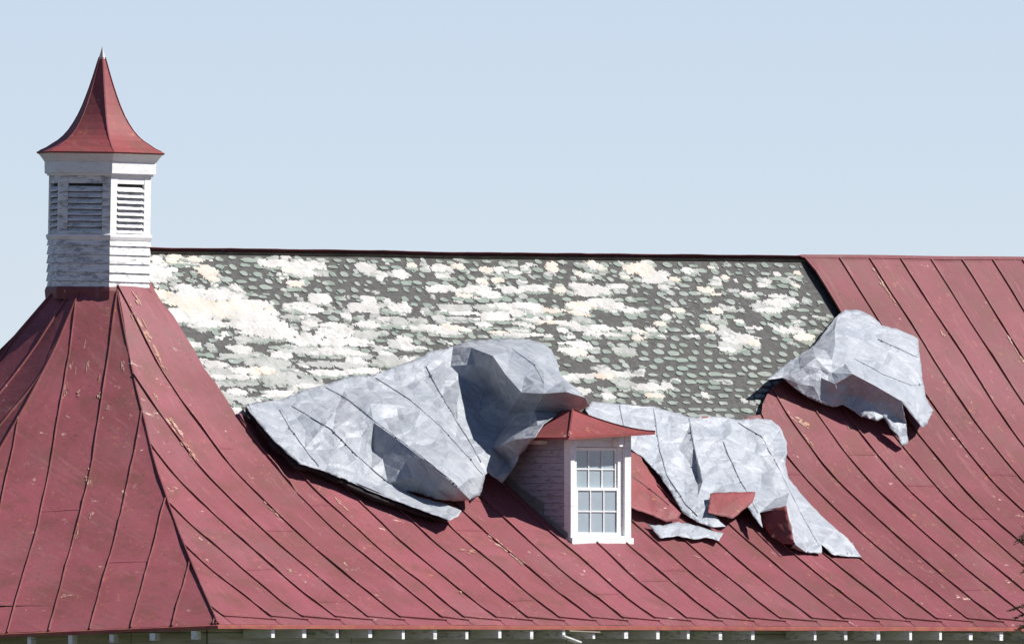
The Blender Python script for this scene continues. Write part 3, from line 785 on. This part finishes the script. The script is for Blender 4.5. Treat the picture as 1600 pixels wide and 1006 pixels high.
for u in (-.06, DW*.70): # white bracket ends under the eave
    fbox('bracket', u, u+.06, ze_-.13, ze_-.04, .03, .16, WHITE)
bm = bmesh.new(); box(bm, Vector((DX-.16, DY+.42, DZ+ze_-.10)), X3, Y3, Z3, .15, .28, .05); obj('bracket', bm, WHITE, dormer)
# lead flashing at the foot of the left cheek
for i, (y0, y1) in enumerate(((.02, .50), (.50, .98), (.98, 1.5))):
    bm = bmesh.new(); xx = DX-.019-.002*i
    z0a = z_main(DX, RUN-(DY+y0)); z0b = z_main(DX, RUN-(DY+y1)); h = .10 if i != 1 else .20
    if DY+y1 < RUN: 
        quad(bm, Vector((xx, DY+y0, z0a-.02)), Vector((xx, DY+y1, z0b-.02)), Vector((xx+.004, DY+y1, z0b+h*.5)), Vector((xx+.004, DY+y0, z0a+h)))
        bmesh.ops.solidify(bm, geom=bm.faces[:], thickness=.003)
        obj('flashing', bm, LEAD, dormer)

# ------------------------------------------------------------------ torn sheets
def to_world(px, py, L):
    p = hit(px, py); return p - ray(px, py)*L
def sheet(name, outline, inner, creases, label, cat, mats, maxe=7.0, smooth=2, dent=.016, thick=.006, seams=(), seed=0, parent=None, facet=None):
    """outline/inner: photo points with lift L (m) off the roof; creases: index lists over outline+inner"""
    rs = random.Random(seed*13+5)
    pts = outline + inner; n = len(outline)
    edges = [(i, (i+1) % n) for i in range(n)]
    for c in creases: edges += list(zip(c, c[1:]))
    if facet:        # extra random creases: scattered points pushed in or out of the first surface
        v0, e0, f0, o0, _, _ = delaunay_2d_cdt([Vector((p[0], p[1])) for p in pts], edges, [list(range(n))], 1, 1e-4)
        L0 = [pts[o[0]][2] if o else .4 for o in o0]; extra = []
        xs_ = [p[0] for p in outline]; ys_ = [p[1] for p in outline]
        for _ in range(4000):
            x, y = rs.uniform(min(xs_), max(xs_)), rs.uniform(min(ys_), max(ys_))
            if any((p[0]-x)**2+(p[1]-y)**2 < facet[0]**2 for p in pts+extra): continue
            for f in f0:
                a, b, c = (v0[i] for i in f[:3]); d = (b.y-c.y)*(a.x-c.x)+(c.x-b.x)*(a.y-c.y)
                if abs(d) < 1e-9: continue
                l1 = ((b.y-c.y)*(x-c.x)+(c.x-b.x)*(y-c.y))/d; l2 = ((c.y-a.y)*(x-c.x)+(a.x-c.x)*(y-c.y))/d
                if l1 >= 0 and l2 >= 0 and l1+l2 <= 1:
                    extra.append((x, y, max(.04, l1*L0[f[0]]+l2*L0[f[1]]+(1-l1-l2)*L0[f[2]] + rs.uniform(-1, 1)*facet[1]))); break
        pts = pts + extra
    vs, es, fs, ov, oe, of = delaunay_2d_cdt([Vector((p[0], p[1])) for p in pts], edges, [list(range(n))], 1, 1e-4)
    bm = bmesh.new(); bv = []
    for v, src in zip(vs, ov):
        if src: L = pts[src[0]][2]
        else:
            L = min(pts, key=lambda p: (p[0]-v.x)**2+(p[1]-v.y)**2)[2]
        bv.append(bm.verts.new((v.x, v.y, L*100)))     # L kept at 100 px per metre
    for f in fs: 
        try: bm.faces.new([bv[i] for i in f])
        except ValueError: pass
    for v in list(bm.verts):
        if not v.link_faces: bm.verts.remove(v)
    for _ in range(7):
        long_ = [e for e in bm.edges if (e.verts[0].co.xy-e.verts[1].co.xy).length > maxe]
        if not long_: break
        bmesh.ops.subdivide_edges(bm, edges=long_, cuts=1)
        bmesh.ops.triangulate(bm, faces=[f for f in bm.faces if len(f.verts) > 3])
    for _ in range(smooth):
        new = {}
        for v in bm.verts:
            if v.is_boundary: continue
            nb = [e.other_vert(v).co.z for e in v.link_edges]; new[v] = .45*v.co.z + .55*sum(nb)/len(nb)
        for v, z in new.items(): v.co.z = z
    # crumple: faceted dents
    for v in bm.verts:
        x, y = v.co.x/34, v.co.y/34
        d = noise.voronoi(Vector((x + .3*n2(x*2, y*2), y*1.2, seed*1.7)))[0]
        c = (d[1]-d[0])
        wv = dent*100*((.8 if facet else 2.2)*c + 1.4*n2(x*.8, y*.8, seed+3) + .7*n2(x*3.3, y*3.3, seed))
        if v.is_boundary: 
            v.co.x += 1.6*n2(v.co.x*.11, v.co.y*.11, seed+9); v.co.y += 1.6*n2(v.co.x*.13, v.co.y*.13, seed+19); wv *= .7
        v.co.z = max(1.5, v.co.z + wv)
    from mathutils.bvhtree import BVHTree
    tree = BVHTree.FromBMesh(bm)
    def Lat(px, py):
        h = tree.ray_cast(Vector((px, py, 1000)), Vector((0, 0, -1)))
        return h[0].z/100 if h[0] else None
    for v in bm.verts: v.co = to_world(v.co.x, v.co.y, v.co.z/100)
    for f in bm.faces: f.smooth = True
    bmesh.ops.recalc_face_normals(bm, faces=bm.faces)
    if sum((f.normal.dot(-look) for f in bm.faces)) < 0: bmesh.ops.reverse_faces(bm, faces=bm.faces)
    org = Vector((0, 0, 0))
    for v in bm.verts: org += v.co
    org /= len(bm.verts)
    for v in bm.verts: v.co -= org
    o = obj(name, bm, mats, parent); o.location = org
    md = o.modifiers.new('thickness', 'SOLIDIFY'); md.thickness = thick; md.offset = -1
    if len(mats) > 1: md.material_offset = 1; md.material_offset_rim = 0
    if label: tag(o, label, cat, {'sheet metal': 'torn sheets of roofing metal', 'metal scrap': 'scraps of torn roofing'}.get(cat))
    if hasattr(o.data, 'set_sharp_from_angle'): o.data.set_sharp_from_angle(angle=math.radians(11))
    for sm in seams:      # standing seams with their clips
        path = []
        for a, b in zip(sm, sm[1:]):
            m_ = max(2, int(math.dist(a, b)/5))
            path += [(a[0]+(b[0]-a[0])*t/m_, a[1]+(b[1]-a[1])*t/m_) for t in range(m_)]
        path.append(sm[-1]); pw3 = []
        for i, (x, y) in enumerate(path):
            x += 1.2*n2(i*.35, x*.01, seed); L = Lat(x, y)
            if L is not None: pw3.append(to_world(x, y, L + .004))
        if len(pw3) < 3: continue
        b2 = bmesh.new(); prev = None
        for i, p in enumerate(pw3):
            tdir = (pw3[min(i+1, len(pw3)-1)] - pw3[max(i-1, 0)]).normalized(); side = tdir.cross(look).normalized()*.005; out = -look*.014
            cur = [b2.verts.new(q - org) for q in (p-side-look*-.004, p-side+out, p+side+out, p+side-look*-.004)]
            if prev:
                for j in range(3): b2.faces.new((prev[j], prev[j+1], cur[j+1], cur[j]))
            prev = cur
        so_ = obj('standing_seam', b2, GALV, o)
        for i in sorted(random.sample(range(1, len(pw3)-1), max(1, len(pw3)//6))):
            b3 = bmesh.new(); p = pw3[i]; tdir = (pw3[i+1]-pw3[i-1]).normalized(); side = tdir.cross(look).normalized()
            tl = random.uniform(.012, .03)
            box(b3, p - org - look*.022 - side*.030, tdir, side, -look, tl, random.uniform(.02, .045), .008); obj('clip', b3, CLIP, so_)
    return o
# 1. the great crumpled sheet left of the dormer
out1 = [(384,633,.30),(392,646,.36),(402,657,.42),(414,672,.46),(430,690,.48),(450,708,.50),(468,724,.48),(500,734,.44),(550,754,.42),(600,775,.42),(640,790,.48),(680,804,.55),(703,813,.60),(716,806,.60),(721,797,.58),(692,786,.40),(655,776,.28),(632,765,.20),
        (655,771,.30),(680,779,.40),(708,783,.48),(735,781,.55),(750,774,.62),(755,758,.72),(758,742,.85),(763,738,.80),(772,746,.65),(785,755,.50),(800,735,.80),(812,712,1.35),(822,700,1.70),(836,683,2.42),(850,662,2.38),(873,646,2.10),(900,643,2.15),(921,634,2.60),(914,621,2.85),(898,605,2.60),(882,592,2.0),(874,580,1.45),(870,563,.75),(862,546,.55),(848,536,.45),(828,530,.40),(795,528,.38),(760,530,.40),(728,533,.42),(708,541,.42),(694,545,.44),(682,547,.50),(668,551,.46),(663,556,.42),(625,570,.30),(583,586,.26),(545,588,.22),(507,601,.22),(475,609,.20),(440,624,.18),(400,628,.22)]
inn1 = [(584,660,.82),(615,682,1.0),(660,716,1.32),(700,748,1.36),(716,762,1.2),          # 59-63  crest S3
        (582,700,.38),(580,733,.32),(606,754,.26),                                            # 64-66  valley
        (545,625,.52),(640,625,.50),(690,668,.85),(733,716,1.0),                              # 67 ; 68-70 S4
        (455,640,.30),(510,662,.62),(476,700,.42),(520,672,.60),(560,714,.60),(540,700,.60),  # 71-76
        (538,610,.26),(578,612,.40),(578,630,.74),(600,654,.62),(657,642,.86),(620,632,.78),(615,612,.36), # 77-83
        (690,618,.52),(715,658,.72),(735,690,.82),                                            # 84-86 S5
        (690,554,.52),(704,572,.52),(722,589,.58),(737,622,.58),(748,645,.60),(764,663,.60),(785,668,.80),(840,664,2.2), # 87-94 cavity lower left rim
        (737,543,.95),(770,556,1.65),(790,585,1.95),(815,613,2.35),(850,615,2.85),(884,612,3.05),   # 95-100 dome rim
        (800,548,1.30),(835,565,1.65),(850,582,2.0),(820,585,1.95),                           # 101-104 dome
        (760,610,.66),(795,645,1.05),(835,642,1.95),                                           # 105-107 cavity
        (770,700,.90),(790,720,.75),(806,686,1.85),(765,690,.86),                             # 108-111 lobe
        (645,745,.72),(680,765,.72),(660,590,.36),(500,690,.46),(520,715,.50),(455,680,.45)]  # 112-117
crs1 = [[59,60,61,62,63],[59,64,65],[65,66,17],[67,59],[68,69,70,24],[71,72],[72,73],[84,85,86],[48,87,88,89,90,91,92,93,94,33],[95,96,97,98,99,100],[77,78,79,80,81],[80,82]]
s1 = sheet('torn_roof_sheet', out1, inn1, crs1, 'large crumpled grey sheet of roofing metal folded down across shingles left of the dormer', 'sheet metal', [GALVD, REDCHIP], seams=[
   [(437,640),(452,668),(478,703),(498,728)], [(456,634),(518,671),(558,712),(600,748),(622,764)], [(509,605),(546,625),(584,657),(615,680),(660,714),(708,753),(718,763)],
   [(587,590),(640,624),(690,668),(734,717),(754,741)], [(665,572),(690,618),(714,658),(734,690),(752,722)], [(800,545),(835,570),(850,598)]], seed=1, smooth=0, dent=.007, facet=(23, .12))
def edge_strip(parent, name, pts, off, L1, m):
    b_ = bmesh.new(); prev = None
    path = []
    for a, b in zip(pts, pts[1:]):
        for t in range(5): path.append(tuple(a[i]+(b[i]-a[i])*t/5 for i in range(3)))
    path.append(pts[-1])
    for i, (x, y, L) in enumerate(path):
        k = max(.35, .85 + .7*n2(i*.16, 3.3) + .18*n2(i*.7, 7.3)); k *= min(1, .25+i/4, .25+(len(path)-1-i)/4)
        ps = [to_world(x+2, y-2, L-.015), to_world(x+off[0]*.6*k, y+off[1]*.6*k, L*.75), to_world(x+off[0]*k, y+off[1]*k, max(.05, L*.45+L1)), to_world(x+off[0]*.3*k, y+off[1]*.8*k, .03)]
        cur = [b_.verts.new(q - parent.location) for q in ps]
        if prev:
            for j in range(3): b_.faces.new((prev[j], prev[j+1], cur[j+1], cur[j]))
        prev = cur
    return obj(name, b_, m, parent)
EDGE_SHADE = m_flat('black_edge_shade', (.012,.010,.010), (.028,.022,.022), 10, .9)  # near-black strip added to paint the contact shadow under the sheet's edge
e1 = edge_strip(s1, 'edge_shade_strip', [(386,632,.30),(392,646,.36),(402,657,.42),(414,672,.46),(430,690,.48),(450,708,.50),(468,724,.48),(500,734,.44),(550,754,.42),(600,775,.42),(640,790,.46),(680,804,.50),(700,813,.52)], (-8, 8), .02, EDGE_SHADE)
e1['label'] = 'black strip standing in for the shadow under the edge'
# 2. the flatter sheet right of the dormer
out2 = [(915,640,.30),(925,627,.14),(968,631,.14),(1020,635,.16),(1050,643,.18),(1077,651,.20),(1090,652,.24),(1120,650,.26),(1140,652,.24),(1152,656,.22),(1185,653,.22),(1205,656,.22),(1220,668,.26),(1229,690,.30),(1230,706,.32),(1227,725,.28),(1233,748,.18),(1262,783,.14),(1290,812,.12),(1325,841,.10),(1347,870,.07),(1320,868,.10),(1300,866,.16),(1284,850,.26),(1284,864,.14),(1260,863,.14),(1235,856,.20),(1241,849,.56),(1236,822,.85),(1228,792,1.12),(1187,800,.60),(1192,824,.60),(1178,808,.60),(1168,790,.52),(1140,796,.46),(1112,792,.42),(1118,806,.40),(1134,822,.30),(1112,823,.24),(1092,817,.20),(1066,800,.20),(1048,768,.20),(1030,742,.20),(1005,715,.22),(970,690,.25),(930,665,.28)]
inn2 = [(1024,640,.18),(1030,700,.20),(1042,742,.22),(1070,785,.26),
        (1080,660,.26),(1086,700,.34),(1098,752,.40),(1075,720,.14),(1090,745,.16),
        (1130,690,.36),(1150,738,.36),(1166,768,.44),(1125,665,.20),
        (1190,682,.32),(1214,726,.34),(1250,800,.26),(1275,845,.24),
        (1170,700,.24),(1190,740,.26),(1210,780,.40),(1120,730,.36),(1120,755,.34),(1110,775,.30),(1060,700,.18),(1000,670,.20),(1200,700,.26)]
crs2 = [[46,47,48,49],[50,51,52],[53,54],[55,56,57],[59,60,61,62]]
s2 = sheet('torn_roof_sheet', out2, inn2, crs2, 'pale flattened sheet of roofing metal hanging down the roof right of the dormer', 'sheet metal', [GALV, REDCHIP], dent=.007, seams=[
   [(968,633),(972,655),(982,690)], [(1022,638),(1030,700),(1042,742),(1072,788),(1090,806)], [(1077,653),(1085,700),(1098,750)], [(1130,690),(1150,738),(1166,766),(1184,800)], [(1153,660),(1190,682),(1214,726),(1250,800),(1276,845)]], seed=2, smooth=0, facet=(19, .045))
flap = sheet('folded_flap', [(1187,799,.50),(1228,790,1.22),(1242,850,.62),(1225,850,.36),(1205,838,.22),(1193,822,.30)], [(1212,815,.66)], [], None, None, [REDCHIP], maxe=9, smooth=1, dent=.006, seed=5)
wm = flap.matrix_world.copy(); flap.parent = s2; flap.location = flap.location - s2.location
flap['label'] = 'dark red folded corner in shade'
# 3. the tent-like flap at the right tear
out3 = [(1196,593,.55),(1226,570,.36),(1270,541,.26),(1310,491,.16),(1322,484,.16),(1342,484,.16),(1360,492,.18),(1378,508,.20),(1400,513,.18),(1434,528,.16),(1438,560,.22),(1443,600,.30),(1447,622,.34),(1458,641,.34),(1449,662,.40),(1441,668,.44),(1425,648,.70),(1409,627,1.0),(1412,645,.80),(1416,662,.55),(1419,692,.22),(1409,698,.22),(1403,680,.40),(1391,668,.42),(1381,652,.48),(1370,658,.40),(1346,650,.36),(1331,641,.32),(1318,632,.34),(1300,636,.26),(1283,630,.26),(1262,620,.30),(1240,605,.42),(1223,590,.62)]
inn3 = [(1274,559,.98),(1300,562,1.0),(1321,569,1.08),(1332,584,1.18),(1370,604,1.16),
        (1283,590,.74),(1290,612,.48),(1328,618,.48),(1250,578,.80),(1250,600,.52),(1350,560,.62),(1390,570,.58),(1340,520,.36),(1420,610,.62),(1370,535,.38),(1400,650,.56),(1360,628,.66),(1305,600,.80)]
crs3 = [[33,42,34,35,36,37,38,17],[37,41,27],[34,39,40,30]]
s3 = sheet('torn_roof_sheet', out3, inn3, crs3, 'tent-shaped grey flap of torn roofing metal over the right edge of the shingles', 'sheet metal', [GALV, REDCHIP], dent=.010, seams=[
   [(1372,530),(1405,545),(1438,560)], [(1335,560),(1380,585),(1425,602),(1443,600)]], seed=3, smooth=0, facet=(17, .03))
# 4. small pieces
sheet('curled_roof_strip', [(984,704,.45),(1001,713,.32),(1020,744,.28),(1035,772,.28),(1050,787,.32),(1064,801,.36),(1060,812,.26),(1042,815,.26),(1015,803,.34),(985,793,.50),(970,770,.5)], [(1010,760,.34),(1048,795,.48),(1030,790,.42)], [], 'curled chipped red strip of roofing lying between the dormer window and pale sheet', 'roofing strip', [REDCHIP, GALV], dent=.010, seams=[[(985,742),(1010,760),(1046,789)]], seed=4)
sheet('roofing_scrap', [(1012,818,.16),(1036,821,.18),(1060,815,.22),(1090,821,.20),(1112,829,.18),(1130,832,.16),(1124,845,.22),(1104,839,.18),(1085,842,.20),(1060,837,.18),(1032,840,.16)], [(1070,828,.22)], [], 'small jagged grey scrap of metal lying flat on red roof beside the window foot', 'metal scrap', [GALV, REDCHIP], dent=.008, seed=6)
sheet('roofing_scrap', [(1110,771,.58),(1118,769,.60),(1181,768,.66),(1176,784,.60),(1162,796,.60),(1145,810,.52),(1122,804,.50),(1106,801,.50)], [(1140,785,.64)], [], 'small chipped red scrap of roofing stuck on the lower edge of pale sheet', 'metal scrap', [REDCHIP, GALV], dent=.008, seed=8)

# ------------------------------------------------------------------ conifer whose twigs reach in at the right
tree = link(bpy.data.objects.new('conifer_tree', None))
TL = 8.0
bp = to_world(1705, 960, TL); tb = Vector((bp.x, bp.y, 0)); tree.location = tb
tag(tree, 'dark conifer whose twig tips show at the right edge before the red roof', 'tree')
BARK = m_flat('bark', (.05,.038,.028), (.10,.08,.06), 8, .95)
NEED = m_flat('dark_needles', (.012,.016,.008), (.03,.034,.016), 5, .85, spec=.2)
bm = bmesh.new(); prev = None
for i in range(13):
    z = i*.62; r = .17*(1-i/13)+.012
    cur = [bm.verts.new((r*math.cos(k*math.pi/4)+.03*n2(z, 1), r*math.sin(k*math.pi/4)+.03*n2(z, 2), z)) for k in range(8)]
    if prev:
        for k in range(8): bm.faces.new((prev[k], prev[(k+1) % 8], cur[(k+1) % 8], cur[k]))
    prev = cur
obj('trunk', bm, BARK, tree)
bm = bmesh.new()
def twig(p, d, L, lvl):
    n_ = max(3, int(L/.035)); side = d.cross(Z3).normalized()
    for i in range(n_):
        q = p + d*(L*i/n_) - Z3*(.10*L*(i/n_)**2)
        for s in (-1, 1):
            if lvl == 0 and i % 2 == 0 and i > 1:
                twig(q, (d*.75 + side*s*.7 + Vector((random.uniform(-.2,.2), random.uniform(-.2,.2), random.uniform(-.25,.12)))).normalized(), L*.34*(1.15-i/n_), 1)
            for _ in range(2):
                nd = (d*.6 + side*s*random.uniform(.3, 1) + Z3*random.uniform(-.5, .7)).normalized(); l = random.uniform(.03, .055); w_ = nd.cross(d).normalized()*.005
                f = [bm.verts.new(x) for x in (q-w_, q+w_, q+nd*l)]; bm.faces.new(f)
        w2 = side*.006*(1-.6*i/n_); q2 = p + d*(L*(i+1)/n_) - Z3*(.10*L*((i+1)/n_)**2)
        bm.faces.new([bm.verts.new(x) for x in (q-w2, q+w2, q2+w2, q2-w2)])
left = -RGT
def bough(px, py, dd):
    tip = to_world(px, py, TL+dd) - tb; root = Vector((0, 0, tip.z+.18)); d = tip-root; twig(root, d.normalized(), d.length*1.02, 0)
for px, py, dd in ((1579,939,0),(1590,965,.3),(1586,952,-.2),(1596,822,.2),(1598,880,.1),(1610,905,-.1),(1605,985,.3),(1606,860,-.3)): bough(px, py, dd)
for k in range(46):
    z = 1.5 + 5.6*k/46; a_ = k*2.4; d = Vector((math.cos(a_), math.sin(a_), -.12)).normalized()
    L = min(1.25*(1-(z-1.5)/6.4)+.25, 1.3)
    if d.dot(left) > .35: L = min(L, .62)
    twig(Vector((0, 0, z)), d, L, 0)
obj('crown', bm, NEED, tree)
